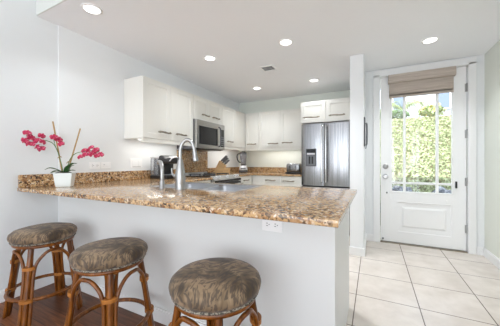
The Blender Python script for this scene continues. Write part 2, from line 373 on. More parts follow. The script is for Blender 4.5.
for x in (0.215, 0.835): obj('latch_plate', bx(x-0.006, x+0.006, -0.006, 0, 0.595, 0.63, 0.002), 'trim', door)
bm = nb(); lathe(bm, [(0.014, 0), (0.012, 0.012), (0.006, 0.016), (0, 0.018)], 12, (0.118, 0, 0.05), 'Y'); obj('door_stop', bm, 'grey', door, 40)
# shade on the door
bl = thing('roman_shade', 'woven taupe roman shade with a folded valance on the glazed door', 'blind', (0.555, 3.92, 0))
bm = nb(); box(bm, -0.375, 0.355, -0.085, -0.050, 2.195, 2.302, 0.004); box(bm, -0.375, -0.365, -0.050, -0.002, 2.195, 2.302); box(bm, 0.345, 0.355, -0.050, -0.002, 2.195, 2.302); box(bm, -0.365, 0.345, -0.050, -0.002, 2.290, 2.302); obj('valance', bm, 'blind', bl)
bm = nb(); box(bm, -0.362, 0.340, -0.035, -0.028, 2.00, 2.285, 0.002)
for k in range(4): box(bm, -0.362, 0.340, -0.042+0.004*(k % 2), -0.020, 1.995+k*0.012, 2.045+k*0.02, 0.005)
obj('shade_panel', bm, 'blind', bl)

# ------------------------------------------------------------------ worktops
ZT, ZU = 0.905, 0.875
wt = thing('granite_worktop', 'speckled golden granite worktop of the peninsula carrying sink and orchid', 'worktop')
px0, px1, py0, py1 = XL+0.001, -0.116, 0.96, 2.10
hx0, hx1, hy0, hy1 = -1.74, -0.90, 1.545, 2.01
bm = nb()
prof = []
def slab_piece(bm, a0, a1, b0, b1): box(bm, a0, a1, b0, b1, ZU, ZT)
# one continuous top: strips around the sink cut-out, welded
slab_xs = [px0, -1.985, hx0, hx1, px1]; ys = [py0, hy0, hy1, py1, 2.803]
grid = {}
def gv(i, j, z):
    k = (i, j, z)
    if k not in grid: grid[k] = bm.verts.new((slab_xs[i], ys[j], z))
    return grid[k]
cells = {(i, j) for i in range(4) for j in range(3)} - {(2, 1)} | {(0, 3)}
for (i, j) in cells:
    for z in (ZU, ZT): bm.faces.new((gv(i, j, z), gv(i+1, j, z), gv(i+1, j+1, z), gv(i, j+1, z)))
    for (di, dj, a, b_) in ((0, -1, (i, j), (i+1, j)), (0, 1, (i, j+1), (i+1, j+1)), (-1, 0, (i, j), (i, j+1)), (1, 0, (i+1, j), (i+1, j+1))):
        if (i+di, j+dj) not in cells: bm.faces.new((gv(*a, ZU), gv(*b_, ZU), gv(*b_, ZT), gv(*a, ZT)))
bmesh.ops.recalc_face_normals(bm, faces=bm.faces[:])
es = [e for e in bm.edges if len(e.link_faces) == 2 and e.calc_face_angle() > 1 and abs(e.verts[0].co.z - e.verts[1].co.z) < 1e-4]
bmesh.ops.bevel(bm, geom=es, offset=0.004, segments=2, affect='EDGES', profile=0.5)
obj('slab', bm, 'granite', wt, 50)
obj('backsplash', bx(XL+0.001, XL+0.021, py0+0.004, 2.803, ZT, 1.012, 0.003), 'granite', wt)
wt2 = thing('granite_worktop', 'speckled granite worktop along the back wall holding blender and toaster', 'worktop')
bm = nb(); prism(bm, [(XL+0.001, 3.578), (-1.985, 3.578), (-1.985, 4.075), (-1.078, 4.075), (-1.078, YB-0.001), (XL+0.001, YB-0.001)], ZU, ZT); obj('slab', bm, 'granite', wt2)
bm = nb(); box(bm, XL+0.001, -1.078, YB-0.021, YB-0.001, ZT, 1.012, 0.003); box(bm, XL+0.001, XL+0.021, 3.578, YB-0.021, ZT, 1.012, 0.003); obj('backsplash', bm, 'granite', wt2)
tag(obj('range_backsplash', bx(XL+0.001, XL+0.019, 2.815, 3.565, 0.95, 1.305, 0.002), 'granite'), 'tall granite splash panel on the wall behind the range', 'backsplash')

# peninsula carcass
pn = thing('peninsula', 'white panelled kitchen peninsula under the granite worktop', 'kitchen peninsula')
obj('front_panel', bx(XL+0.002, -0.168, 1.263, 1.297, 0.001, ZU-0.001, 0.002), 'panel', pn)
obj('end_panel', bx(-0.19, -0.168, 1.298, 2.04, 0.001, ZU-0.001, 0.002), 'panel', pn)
bm = nb(); box(bm, XL+0.002, -0.168, 1.2475, 1.262, 0.001, 0.083); box(bm, XL+0.002, -0.168, 1.2535, 1.262, 0.083, 0.095); obj('baseboard', bm, 'trim', pn)
bm = nb(); box(bm, -2.0, -0.192, 2.0, 2.02, 0.1, ZU-0.002); box(bm, -2.0, -0.192, 1.97, 1.99, 0.001, 0.1); obj('carcass', bm, 'cab', pn)

# ------------------------------------------------------------------ cabinets
def door_bm(w, h, x=0, z=0, t=0.02, stile=0.085, rail=0.09, rec=0.007):
    bm = nb(); box(bm, x, x+w, -t, 0, z, z+h, 0.0015, 1)
    f = max((f for f in bm.faces if f.normal.y < -0.9), key=lambda f: f.calc_area())
    r = bmesh.ops.inset_region(bm, faces=[f], thickness=min(stile, w*0.3, h*0.3))
    bmesh.ops.inset_region(bm, faces=[f], thickness=0.006, depth=-rec)
    return bm
def handle_bm(x0, x1, z, y=-0.02):
    bm = nb(); L = x1-x0; pts = []; rr = []
    for k in range(13):
        t = k/12; pts.append((x0+L*t, y-0.028, z+0.004*math.sin(t*2*PI))); rr.append(0.0105 if 2 <= k <= 10 else 0.008)
    rr[6] = 0.0135; tube(bm, pts, rr, 8)
    for t in (0.1, 0.9):
        tube(bm, [(x0+L*t, y, z), (x0+L*t, y-0.028, z)], 0.006, 8)
        ell(bm, (x0+L*t, y-0.028, z), (0.015, 0.012, 0.014), 8, 6)
    return bm
def cabinet(name, label, loc, rz, w, d, z0, z1, fronts, group=None, rail=True, kick=False, extra=None, cat='cabinet'):
    """fronts: (kind, x0, x1, z0, z1, handle_x0, handle_x1, handle_z)"""
    t = thing(name, label, cat, loc, rz, group)
    bm = nb(); box(bm, 0, w, 0, d, z0, z1, 0.0015, 1)
    if kick: box(bm, 0, w, 0.06, d, 0.001, z0)
    obj('carcass', bm, 'cab', t)
    for (kind, x0, x1, a, b_, h0, h1, hz) in fronts:
        dr = obj(kind, door_bm(x1-x0-0.004, b_-a-0.004, x0+0.002, a+0.002, stile=0.085 if kind == 'door' else 0.035), 'cab', t)
        if h0 is not None: obj('handle', handle_bm(h0, h1, hz), 'pewter', dr, True)
    if rail: obj('light_rail', bx(0.0, w, -0.012, 0.012, z0-0.05, z0-0.0005, 0.003), 'cab', t)
    return t
FX = -2.347   # carcass front of the left wall units; door faces at -2.327
UZ0, UZ1 = 1.397, 2.10
D_ = 0.30
g_up = 'cream upper cabinets'
c = cabinet('upper_cabinet', 'cream two-door wall cabinet at the near end of the left wall, left of the microwave', (FX, 1.94, 0), PI/2, 0.869, D_, UZ0, UZ1,
        [('door', 0, 0.43, UZ0, UZ1, 0.205, 0.41, 1.485), ('door', 0.43, 0.869, UZ0, UZ1, 0.50, 0.70, 1.485)], g_up)
cabinet('upper_cabinet', 'short cream two-door wall cabinet directly above the microwave', (FX, 2.811, 0), PI/2, 0.758, D_, 1.752, UZ1,
        [('door', 0, 0.379, 1.752, UZ1, 0.175, 0.36, 1.835), ('door', 0.379, 0.758, 1.752, UZ1, 0.45, 0.65, 1.835)], g_up, rail=False)
cabinet('upper_cabinet', 'cream wall cabinet between the microwave and the room corner', (FX, 3.571, 0), PI/2, 1.167, D_, UZ0, UZ1,
        [('door', 0, 0.44, UZ0, UZ1, 0.13, 0.33, 1.485), ('filler', 0.44, 0.838, UZ0, UZ1, None, None, None)], g_up)
cabinet('upper_cabinet', 'narrow cream wall cabinet on the back wall above the blender', (-2.325, 4.432, 0), 0, 0.297, D_, UZ0, UZ1,
        [('door', 0, 0.297, UZ0, UZ1, 0.05, 0.26, 1.475)], g_up)
cabinet('upper_cabinet', 'wide cream two-door wall cabinet above the toaster, left of the refrigerator', (-2.027, 4.432, 0), 0, 0.951, D_, UZ0, UZ1,
        [('door', 0, 0.447, UZ0, UZ1, 0.207, 0.42, 1.472), ('door', 0.447, 0.951, UZ0, UZ1, 0.49, 0.70, 1.48)], g_up)
cabinet('upper_cabinet', 'deep cream two-door cabinet on top of the refrigerator', (-1.073, 4.02, 0), 0, 0.813, 0.715, 1.755, UZ1,
        [('door', 0, 0.400, 1.755, UZ1, 0.04, 0.31, 1.84), ('door', 0.400, 0.813, 1.755, UZ1, 0.45, 0.69, 1.845)], g_up, rail=False)
for lab, loc, rz, L in (('slim under-cabinet light bar below the near left wall cabinet', (FX-0.10, 1.98, 0), PI/2, 0.78), ('slim under-cabinet light bar below the wall cabinet right of the microwave', (FX-0.10, 3.62, 0), PI/2, 0.70), ('slim under-cabinet light bar below the back wall cabinets', (-2.0, 4.53, 0), 0, 0.88)):
    t = thing('cabinet_light', lab, 'cabinet light', loc, rz, 'under-cabinet light bars')
    obj('housing', bx(0, L, -0.02, 0.02, UZ0-0.016, UZ0-0.0008, 0.002), 'white_pl', t); obj('lens', bx(0.01, L-0.01, -0.014, 0.014, UZ0-0.018, UZ0-0.0162), 'lamp', t)
    light('cabinet_glow', 'AREA', (L/2, 0, UZ0-0.02), (0, 0, 0), CABINET_W*L, (1.0, 0.985, 0.95), L-0.04, 0.02, parent=t)
g_b = 'cream base cabinets'
BX = -2.035
cabinet('base_cabinet', 'cream base cabinet under the coffee maker, left of the range', (BX, 2.105, 0), PI/2, 0.695, 0.61, 0.1, ZU-0.002,
        [('drawer', 0, 0.695, 0.72, ZU-0.004, 0.25, 0.45, 0.80), ('door', 0, 0.347, 0.1, 0.72, 0.10, 0.26, 0.64), ('door', 0.347, 0.695, 0.1, 0.72, 0.43, 0.59, 0.64)], g_b, rail=False, kick=True)
cabinet('base_cabinet', 'cream corner base cabinet right of the range', (BX, 3.58, 0), PI/2, 0.50, 0.61, 0.1, ZU-0.002,
        [('drawer', 0, 0.50, 0.72, ZU-0.004, 0.15, 0.35, 0.80), ('door', 0, 0.50, 0.1, 0.72, 0.30, 0.46, 0.64)], g_b, rail=False, kick=True)
cabinet('base_cabinet', 'cream drawer base cabinet below the toaster on the back wall', (-2.012, 4.115, 0), 0, 0.932, 0.62, 0.1, ZU-0.002,
        [('drawer', 0, 0.222, 0.70, ZU-0.004, None, None, None), ('drawer', 0.222, 0.552, 0.70, ZU-0.004, 0.272, 0.472, 0.795), ('drawer', 0.552, 0.932, 0.70, ZU-0.004, 0.592, 0.812, 0.79), ('door', 0, 0.455, 0.1, 0.70, 0.25, 0.42, 0.62), ('door', 0.455, 0.932, 0.1, 0.70, 0.49, 0.66, 0.62)], g_b, rail=False, kick=True)

# ------------------------------------------------------------------ refrigerator
fr = thing('refrigerator', 'stainless french-door refrigerator with a dark dispenser beside the white partition', 'refrigerator', (-1.062, 4.0, 0))
FW = 0.795; sp = 0.366
obj('body', bx(0, FW, 0.07, 0.72, 0.02, 1.742, 0.004), 'dgrey', fr)
def fdoor(x0, x1, z0, z1):
    bm = nb(); prof = []
    N = 10; w = x1-x0; poly = []
    for k in range(N+1):
        t = k/N; poly.append((x0+w*t, -0.012*math.sin(PI*t)**0.6 if 0 < t < 1 else 0.006))
    poly += [(x1, 0.062), (x0, 0.062)]
    return prism(bm, poly, z0, z1)
dl = obj('door', fdoor(0.002, sp-0.003, 0.742, 1.735), 'steel', fr, 30)
dr = obj('door', fdoor(sp+0.003, FW-0.002, 0.742, 1.735), 'steel', fr, 30)
fz = obj('freezer_drawer', fdoor(0.002, FW-0.002, 0.06, 0.722), 'steel', fr, 30)
for d, x in ((dl, sp-0.030), (dr, sp+0.030)):
    bm = nb(); tube(bm, smooth_path([(x, -0.01, 0.80), (x, -0.055, 0.84), (x, -0.06, 1.2), (x, -0.055, 1.64), (x, -0.01, 1.68)], 5), 0.011, 10); obj('handle', bm, 'chrome', d, True)
bm = nb(); tube(bm, smooth_path([(0.06, -0.01, 0.63), (0.09, -0.055, 0.63), (0.40, -0.06, 0.63), (0.70, -0.055, 0.63), (0.735, -0.01, 0.63)], 5), 0.011, 10); obj('handle', bm, 'chrome', fz, True)
dp = bm = nb(); box(bm, 0.078, 0.246, -0.018, 0.0, 1.050, 1.335, 0.004); dsp = obj('dispenser', bm, 'dgrey', dl)
obj('display', bx(0.090, 0.234, -0.021, -0.0182, 1.275, 1.325), 'blackglass', dsp)
obj('spout_bar', bx(0.100, 0.224, -0.030, -0.0182, 1.238, 1.262, 0.003), 'silver', dsp)
obj('recess', bx(0.092, 0.232, -0.020, -0.0182, 1.065, 1.230), 'grey', dsp)
bm = nb(); box(bm, 0.125, 0.155, -0.024, -0.0202, 1.09, 1.21, 0.003); box(bm, 0.170, 0.200, -0.024, -0.0202, 1.09, 1.21, 0.003); obj('paddle', bm, 'black', dsp)
obj('grille', bx(0.01, FW-0.01, 0.01, 0.065, 0.002, 0.055), 'black', fr)

# ------------------------------------------------------------------ microwave (faces +X)
mw = thing('microwave', 'stainless over-the-range microwave under the short wall cabinet', 'microwave', (-2.31, 2.814, 0), PI/2)
W = 0.752
obj('body', bx(0, W, 0.0, 0.335, 1.318, 1.745, 0.003), 'dgrey', mw)
md = bm = nb(); box(bm, 0.0, 0.60, -0.035, -0.001, 1.325, 1.742, 0.005); d = obj('door', bm, 'steelh', mw)
obj('window', bx(0.065, 0.535, -0.038, -0.0352, 1.385, 1.655, 0.001), 'blackglass', d)
obj('control_panel', bx(0.603, W, -0.035, -0.001, 1.325, 1.742, 0.005), 'steelh', mw)
bm = nb(); tube(bm, smooth_path([(0.57, -0.034, 1.37), (0.57, -0.07, 1.40), (0.57, -0.072, 1.53), (0.57, -0.07, 1.66), (0.57, -0.034, 1.69)], 5), 0.010, 8); obj('handle', bm, 'dgrey', d, True)
obj('keypad', bx(0.635, 0.725, -0.037, -0.0352, 1.37, 1.66, 0.001), 'blackglass', mw)
bm = nb()
for i in range(3):
    for j in range(5): box(bm, 0.645+i*0.026, 0.665+i*0.026, -0.0385, -0.0371, 1.385+j*0.035, 1.405+j*0.035)
obj('keys', bm, 'grey', mw)
bm = nb(); box(bm, 0.02, W-0.02, 0.02, 0.30, 1.308, 1.3175); obj('vent_grille', bm, 'black', mw)

# ------------------------------------------------------------------ range (faces +X)
rg = thing('range', 'stainless slide-in range with front knobs below the microwave', 'stove', (-2.0, 2.814, 0), PI/2)
W = 0.752
obj('body', bx(0, W, 0.0, 0.60, 0.06, 0.895, 0.002), 'dgrey', rg)
bm = nb(); box(bm, 0, W, 0.03, 0.615, 0.8955, 0.917, 0.003); ck = obj('cooktop', bm, 'blackglass', rg)
for x, y in ((0.19, 0.19), (0.56, 0.19), (0.19, 0.45), (0.56, 0.45)):
    bm = nb()
    for k in range(4): a = k*PI/2; tube(bm, [(x+0.03*math.cos(a), y+0.03*math.sin(a), 0.935), (x+0.105*math.cos(a), y+0.105*math.sin(a), 0.935), (x+0.105*math.cos(a), y+0.105*math.sin(a), 0.917)], 0.006, 6)
    tube(bm, [(x+0.1*math.cos(t*PI/8), y+0.1*math.sin(t*PI/8), 0.935) for t in range(16)], 0.005, 6, True)
    obj('grate', bm, 'black', ck, True)
bm = nb(); A = [(-0.045, 0.825), (-0.045, 0.862), (0.03, 0.922), (0.03, 0.825)]
va_ = [[bm.verts.new((x, y, z)) for y, z in A] for x in (0, W)]
for k in range(4): bm.faces.new((va_[0][k], va_[0][(k+1) % 4], va_[1][(k+1) % 4], va_[1][k]))
bm.faces.new(va_[0]); bm.faces.new(va_[1]); cp = obj('control_panel', bm, 'steelh', rg)
obj('display', bx(0.004, W-0.004, -0.047, -0.0452, 0.828, 0.860), 'blackglass', cp)
nv = Vector((0, -0.6247, 0.7809))
for x in (0.07, 0.15, 0.376, 0.60, 0.68):
    bm = nb(); lathe(bm, [(0.024, 0), (0.024, 0.006), (0.019, 0.008), (0.017, 0.030), (0.010, 0.034), (0, 0.034)], 18)
    q = Vector((0, 0, 1)).rotation_difference(nv).to_matrix().to_4x4(); xf(bm, 0, Matrix.Translation((x, -0.008, 0.892)) @ q); obj('knob', bm, 'silver', cp, 40)
od = obj('oven_door', bx(0.003, W-0.003, -0.045, -0.001, 0.24, 0.815, 0.004), 'blackglass', rg)
bm = nb(); tube(bm, [(0.04, -0.10, 0.775), (W-0.04, -0.10, 0.775)], 0.013, 10); tube(bm, [(0.08, -0.045, 0.775), (0.08, -0.10, 0.775)], 0.009, 8); tube(bm, [(W-0.08, -0.045, 0.775), (W-0.08, -0.10, 0.775)], 0.009, 8); obj('handle', bm, 'steelh', od, 40)
obj('warming_drawer', bx(0.003, W-0.003, -0.04, -0.001, 0.07, 0.23, 0.004), 'steelh', rg)

# ------------------------------------------------------------------ sink, faucet, tap
sk = thing('kitchen_sink', 'stainless double-bowl sink let into the peninsula worktop', 'sink', (0, 0, 0))
def bowl(x0, x1, y0, y1, zt, zb, t=0.004):
    bm = nb(); def_r = 0.05
    def ring(x0, x1, y0, y1, z, r, n=5):
        pts = []
        for cx, cy, a0 in ((x1-r, y0+r, -PI/2), (x1-r, y1-r, 0), (x0+r, y1-r, PI/2), (x0+r, y0+r, PI)):
            for k in range(n+1): a = a0+k*PI/2/n; pts.append(bm.verts.new((cx+r*math.cos(a), cy+r*math.sin(a), z)))
        return pts
    R = [ring(x0-0.018, x1+0.018, y0-0.018, y1+0.018, zt, 0.06), ring(x0, x1, y0, y1, zt, 0.05), ring(x0+0.008, x1-0.008, y0+0.008, y1-0.008, zb+0.03, 0.05), ring(x0+0.03, x1-0.03, y0+0.03, y1-0.03, zb, 0.06)]
    for A, B in zip(R, R[1:]):
        for k in range(len(A)): bm.faces.new((A[k], A[(k+1) % len(A)], B[(k+1) % len(A)], B[k]))
    bm.faces.new(R[-1]); return bm
for (x0, x1) in ((hx0+0.022, -1.335), (-1.295, hx1-0.022)):
    b_ = obj('bowl', bowl(x0, x1, hy0+0.022, hy1-0.022, ZT-0.012, 0.72), 'sink', sk, 40)
    bm = nb(); lathe(bm, [(0.042, 0.7205), (0.042, 0.724), (0.03, 0.724), (0.025, 0.7205), (0, 0.7205)], 20, ((x0+x1)/2, (hy0+hy1)/2, 0)); obj('drain', bm, 'chrome', b_, 40)
bm = nb()   # thin visible steel rim lapping the granite edge
def rrect(bm, x0, x1, y0, y1, z): return [bm.verts.new(p) for p in ((x0, y0, z), (x1, y0, z), (x1, y1, z), (x0, y1, z))]
A = rrect(bm, hx0-0.012, hx1+0.012, hy0-0.012, hy1+0.012, ZT+0.0005); B = rrect(bm, hx0-0.010, hx1+0.010, hy0-0.010, hy1+0.010, ZT+0.003); C_ = rrect(bm, hx0+0.003, hx1-0.003, hy0+0.003, hy1-0.003, ZT+0.003); D = rrect(bm, hx0+0.003, hx1-0.003, hy0+0.003, hy1-0.003, ZT-0.012)
for P, Q in ((A, B), (B, C_), (C_, D)):
    for k in range(4): bm.faces.new((P[k], P[(k+1) % 4], Q[(k+1) % 4], Q[k]))
obj('rim', bm, 'sink', sk)

fc = thing('kitchen_faucet', 'tall brushed nickel gooseneck faucet with pull-down head by the sink', 'faucet', (-1.365, 1.49, ZT+0.001))
bm = nb(); lathe(bm, [(0.040, 0), (0.040, 0.006), (0.036, 0.014), (0.039, 0.05), (0.041, 0.09), (0.036, 0.14), (0.027, 0.19), (0.021, 0.22), (0.020, 0.235), (0, 0.235)], 24); obj('body', bm, 'nickel', fc, 50)
# spout swings over the sink (towards +x+y)
dx, dy = 0.60, 0.40
def sp_(s_, z): return (dx*s_, dy*s_, z)
bm = nb(); tube(bm, smooth_path([sp_(0, 0.23), sp_(0, 0.30), sp_(0.012, 0.345), sp_(0.045, 0.382), sp_(0.085, 0.390), sp_(0.122, 0.372), sp_(0.145, 0.33), sp_(0.153, 0.30)], 5), 0.0140, 12); obj('spout', bm, 'nickel', fc, True)
bm = nb(); tube(bm, smooth_path([sp_(0.1525, 0.305), sp_(0.158, 0.275), sp_(0.165, 0.235), sp_(0.168, 0.22)], 3), [0.0155]*2+[0.018]*3+[0.022]*3+[0.023, 0.020], 14); obj('spray_head', bm, 'nickel', fc, 50)
bm = nb(); tube(bm, [(-0.025, -0.012, 0.10), (-0.05, -0.022, 0.105)], 0.012, 10); tube(bm, smooth_path([(-0.05, -0.022, 0.105), (-0.062, -0.025, 0.13), (-0.064, -0.026, 0.165)], 4), 0.006, 8); obj('lever', bm, 'nickel', fc, True)

ft = thing('filter_tap', 'small arched brushed steel tap in front of the coffee maker', 'tap', (-1.545, 1.475, ZT+0.001))
bm = nb(); lathe(bm, [(0.026, 0), (0.026, 0.006), (0.021, 0.012), (0.020, 0.05), (0.016, 0.065), (0, 0.065)], 20); obj('base', bm, 'nickel', ft, 50)
bm = nb(); tube(bm, smooth_path([(0, 0, 0.06), (0, 0, 0.13), (-0.006, 0.004, 0.17), (-0.03, 0.016, 0.205), (-0.062, 0.030, 0.215), (-0.085, 0.04, 0.205)], 5), 0.0165, 12); obj('spout', bm, 'nickel', ft, True)

# ------------------------------------------------------------------ coffee maker (faces +X)
km = thing('coffee_maker', 'black single-cup coffee maker with a clear water tank on the left counter', 'coffee maker', (-2.45, 2.385, ZT+0.001), PI/2)
# local: x along +Y, front = -y
obj('base', bx(-0.128, 0.135, -0.165, 0.13, 0, 0.045, 0.012), 'black', km)
bm = nb(); box(bm, -0.100, 0.135, -0.03, 0.02, 0.046, 0.25, 0.015); box(bm, -0.055, 0.135, 0.0, 0.13, 0.046, 0.25, 0.015); obj('body', bm, 'black', km, 40)
bm = nb(); box(bm, -0.10, 0.135, -0.165, 0.02, 0.19, 0.30, 0.03, 4)
for v_ in bm.verts:
    if v_.co.z > 0.25 and v_.co.y < -0.05: v_.co.z -= 0.035*min(1, (-0.05-v_.co.y)/0.1)
hd = obj('head', bm, 'black', km, 40)
bm = nb(); tube(bm, smooth_path([(-0.08, -0.162, 0.225), (-0.045, -0.172, 0.262), (0.017, -0.176, 0.274), (0.08, -0.172, 0.262), (0.115, -0.162, 0.225)], 4), 0.008, 8); obj('handle', bm, 'silver', hd, True)
bm = nb(); lathe(bm, [(0.05, 0.272), (0.05, 0.282), (0.04, 0.287), (0, 0.287)], 20, (0.037, -0.105, 0)); obj('brew_cap', bm, 'silver', hd, 40)
bm = nb(); box(bm, -0.128, -0.060, 0.024, 0.125, 0.047, 0.262, 0.015, 3); obj('water_tank', bm, 'water', km, 40)
obj('tank_lid', bx(-0.130, -0.058, 0.022, 0.127, 0.263, 0.277, 0.006), 'silver', km)
obj('drip_tray', bx(-0.045, 0.12, -0.15, -0.03, 0.0455, 0.055, 0.003), 'grey', km)

# ------------------------------------------------------------------ knife block, blender, toaster
kb = thing('knife_block', 'light wooden knife block beyond the range', 'knife block', (-2.43, 3.715, ZT+0.001), math.radians(20))
def wedge(poly, w):     # poly in (x,z), width along y
    bm = nb(); A = [bm.verts.new((x, -w/2, z)) for x, z in poly]; B = [bm.verts.new((x, w/2, z)) for x, z in poly]; n_ = len(poly)
    for k in range(n_): bm.faces.new((A[k], A[(k+1) % n_], B[(k+1) % n_], B[k]))
    bm.faces.new(A); bm.faces.new(B); return bm
bm = wedge([(-0.15, 0), (0.03, 0), (0.07, 0.15), (-0.03, 0.24)], 0.13); obj('block', bm, 'blockwood', kb)
bm = wedge([(0.0335, 0), (0.14, 0), (0.14, 0.10), (0.0605, 0.10)], 0.13); obj('steak_knife_block', bm, 'blockwood', kb)
kdir = Vector((0.70, 0, 0.71)).normalized(); M['grey'].node_tree.nodes['Principled BSDF'].inputs['Base Color'].default_value = (0.16, 0.17, 0.185, 1); base_ = Matrix.Translation(kb.location) @ Matrix.Rotation(math.radians(20), 4, 'Z')
kn_labels = ['top left', 'top middle', 'top right', 'middle left', 'middle centre', 'middle right', 'bottom left', 'bottom right']
kk = 0
for row in range(3):
    for q in ((-0.036, 0, 0.036) if row < 2 else (-0.025, 0.025)):
        p = Vector((-0.012+0.031*row, q*1.15, 0.224-0.0279*row)) + kdir*0.004
        k_ = thing('knife', 'dark-handled knife in the wooden block, %s of the cluster' % kn_labels[kk], 'knife', base_ @ p, math.radians(20), 'knives in the block')
        L = 0.135 - 0.012*row
        bm = nb(); tube(bm, [kdir*0.012, kdir*0.03, kdir*L*0.7, kdir*L], [0.012, 0.015, 0.0125, 0.015], 8); obj('handle', bm, 'grey', k_, True)
        bm = nb(); tube(bm, [kdir*0.0, kdir*0.012], 0.0095, 8); obj('bolster', bm, 'chrome', k_, 40); kk += 1
# small scissors-free cluster end

bd = thing('blender', 'black and silver countertop blender in the back corner', 'blender', (-2.37, 4.42, ZT+0.001), math.radians(25))
bm = nb(); box(bm, -0.085, 0.085, -0.085, 0.085, 0, 0.05, 0.012)
obj('foot', bm, 'black', bd)
bm = nb(); lathe(bm, [(0.086, 0.051), (0.086, 0.07), (0.078, 0.12), (0.066, 0.14), (0, 0.14)], 24); mb = obj('motor_base', bm, 'silver', bd, 50)
obj('control_strip', bx(-0.05, 0.05, -0.092, -0.079, 0.07, 0.09, 0.002), 'black', mb)
bm = nb(); lathe(bm, [(0.058, 0.141), (0.060, 0.165), (0.055, 0.17), (0, 0.17)], 24); obj('collar', bm, 'black', bd, 50)
bm = nb(); lathe(bm, [(0.053, 0.171), (0.062, 0.24), (0.072, 0.385), (0.069, 0.385), (0.058, 0.24), (0.049, 0.176), (0, 0.176)], 24); jg = obj('jug', bm, mat('smoky jug plastic', (0.55, 0.55, 0.58), 0.08, 0, **{'Transmission Weight': 0.7, 'IOR': 1.25}), bd, 50)
bm = nb(); tube(bm, smooth_path([(-0.055, -0.015, 0.20), (-0.10, -0.03, 0.23), (-0.125, -0.04, 0.30), (-0.115, -0.035, 0.37), (-0.07, -0.02, 0.385)], 5), 0.012, 8); obj('handle', bm, 'black', jg, True)
bm = nb(); tube(bm, [(0, 0, 0.177), (0, 0, 0.384)], 0.012, 10); obj('blade_shaft', bm, 'dgrey', jg, 40)
bm = nb(); lathe(bm, [(0.074, 0.386), (0.074, 0.41), (0.04, 0.415), (0.038, 0.43), (0, 0.43)], 24); obj('lid', bm, 'black', bd, 50)

ts = thing('toaster', 'stainless two-slice toaster on the back counter beside the refrigerator', 'toaster', (-1.315, 4.44, ZT+0.001))
obj('base', bx(-0.135, 0.135, -0.09, 0.09, 0, 0.03, 0.006), 'black', ts)
bm = nb(); box(bm, -0.128, 0.128, -0.085, 0.085, 0.031, 0.185, 0.025, 4); bd_ = obj('body', bm, 'steel', ts, 40)
bm = nb(); box(bm, -0.10, 0.10, -0.05, -0.015, 0.1845, 0.1862); box(bm, -0.10, 0.10, 0.015, 0.05, 0.1845, 0.1862); obj('slot', bm, 'black', bd_)
for x in (-0.055, 0.055):
    obj('lever', bx(x-0.014, x+0.014, -0.108, -0.086, 0.118, 0.132, 0.004), 'black', bd_)
    obj('lever_slot', bx(x-0.004, x+0.004, -0.0868, -0.0852, 0.06, 0.15), 'black', bd_)
for x in (-0.10, 0.10):
    bm = nb(); lathe(bm, [(0.013, 0), (0.012, 0.014), (0, 0.015)], 14, (x, -0.0852, 0.06), 'Y'); obj('dial', bm, 'black', bd_, 40)

# ------------------------------------------------------------------ orchid
oc = thing('orchid_plant', 'pink orchid with two bamboo stakes in a pale ceramic pot on the worktop', 'plant', (-2.42, 1.20, ZT+0.001), math.radians(26.66+22))
# local x = to the right as the viewer sees it, local y = away from the viewer
def taper_box(bm, w0, w1, z0, z1):
    A = [bm.verts.new((sx*w0, sy*w0, z0)) for sx, sy in ((-1, -1), (1, -1), (1, 1), (-1, 1))]; B = [bm.verts.new((sx*w1, sy*w1, z1)) for sx, sy in ((-1, -1), (1, -1), (1, 1), (-1, 1))]
    fs = [bm.faces.new((A[k], A[(k+1) % 4], B[(k+1) % 4], B[k])) for k in range(4)]; fs.append(bm.faces.new(A[::-1])); top = bm.faces.new(B)
    bmesh.ops.recalc_face_normals(bm, faces=bm.faces[:]); return top
bm = nb(); top = taper_box(bm, 0.053, 0.068, 0, 0.122)
bmesh.ops.inset_region(bm, faces=[top], thickness=0.007); bmesh.ops.translate(bm, vec=(0, 0, -0.02), verts=top.verts[:])
bmesh.ops.bevel(bm, geom=[e for e in bm.edges if e.calc_length() > 0.05], offset=0.003, segments=2, affect='EDGES')
obj('pot', bm, 'pot', oc, 40)
bm = nb(); box(bm, -0.058, 0.058, -0.058, 0.058, 0.09, 0.112, 0.004)
for k in range(30): ell(bm, (rnd.uniform(-0.055, 0.055), rnd.uniform(-0.055, 0.055), 0.113), (0.014, 0.014, 0.011), 6, 5)
obj('moss', bm, 'moss', oc, True)
def leaf(bm, path, w, up=(0, 0, 1)):
    pts = smooth_path(path, 6); N = len(pts); rows = []
    for i, p in enumerate(pts):
        t = (pts[min(i+1, N-1)]-pts[max(i-1, 0)]).normalized(); s_ = t.cross(Vector(up)).normalized(); u_ = s_.cross(t).normalized()
        ww = w*math.sin(PI*min(0.97, 0.18+0.80*i/(N-1)))**0.8 + 0.001
        rows.append([bm.verts.new(p - s_*ww + u_*ww*0.35), bm.verts.new(p), bm.verts.new(p + s_*ww + u_*ww*0.35)])
    for A, B in zip(rows, rows[1:]):
        for k in range(2): bm.faces.new((A[k], A[k+1], B[k+1], B[k]))
    return thicken(bm, (0, 0, -0.002))
S = 2.16/246    # metres per picture pixel at the pot, used to size the plant
def P(u, v, y=0.0): return ((u-64)*S*0.80, y, (187-v)*S)
for path, w in (([P(62, 173.5), P(56, 170, -0.02), P(50, 168.5, -0.03), P(45.5, 170, -0.04)], 0.018), ([P(65, 173), P(69, 168, -0.03), P(74, 164.5, -0.04), P(78, 164, -0.05)], 0.026),
                ([P(66, 173), P(71, 171, -0.05), P(77, 171, -0.06)], 0.020), ([P(62, 173), P(58, 171.5, -0.06), P(54, 173, -0.10)], 0.018), ([P(64, 173, 0.02), P(66, 168, 0.07), P(70, 166, 0.11)], 0.02)):
    obj('leaf', leaf(nb(), path, w), 'leaf', oc, True)
for a, b_ in ((P(61.5, 174, 0.0), P(50.5, 122.3, 0.03)), (P(66, 174, 0.01), P(79, 128, 0.04))):
    bm = nb(); tube(bm, [a, b_], 0.006, 8); obj('stake', bm, 'cane', oc, 40)
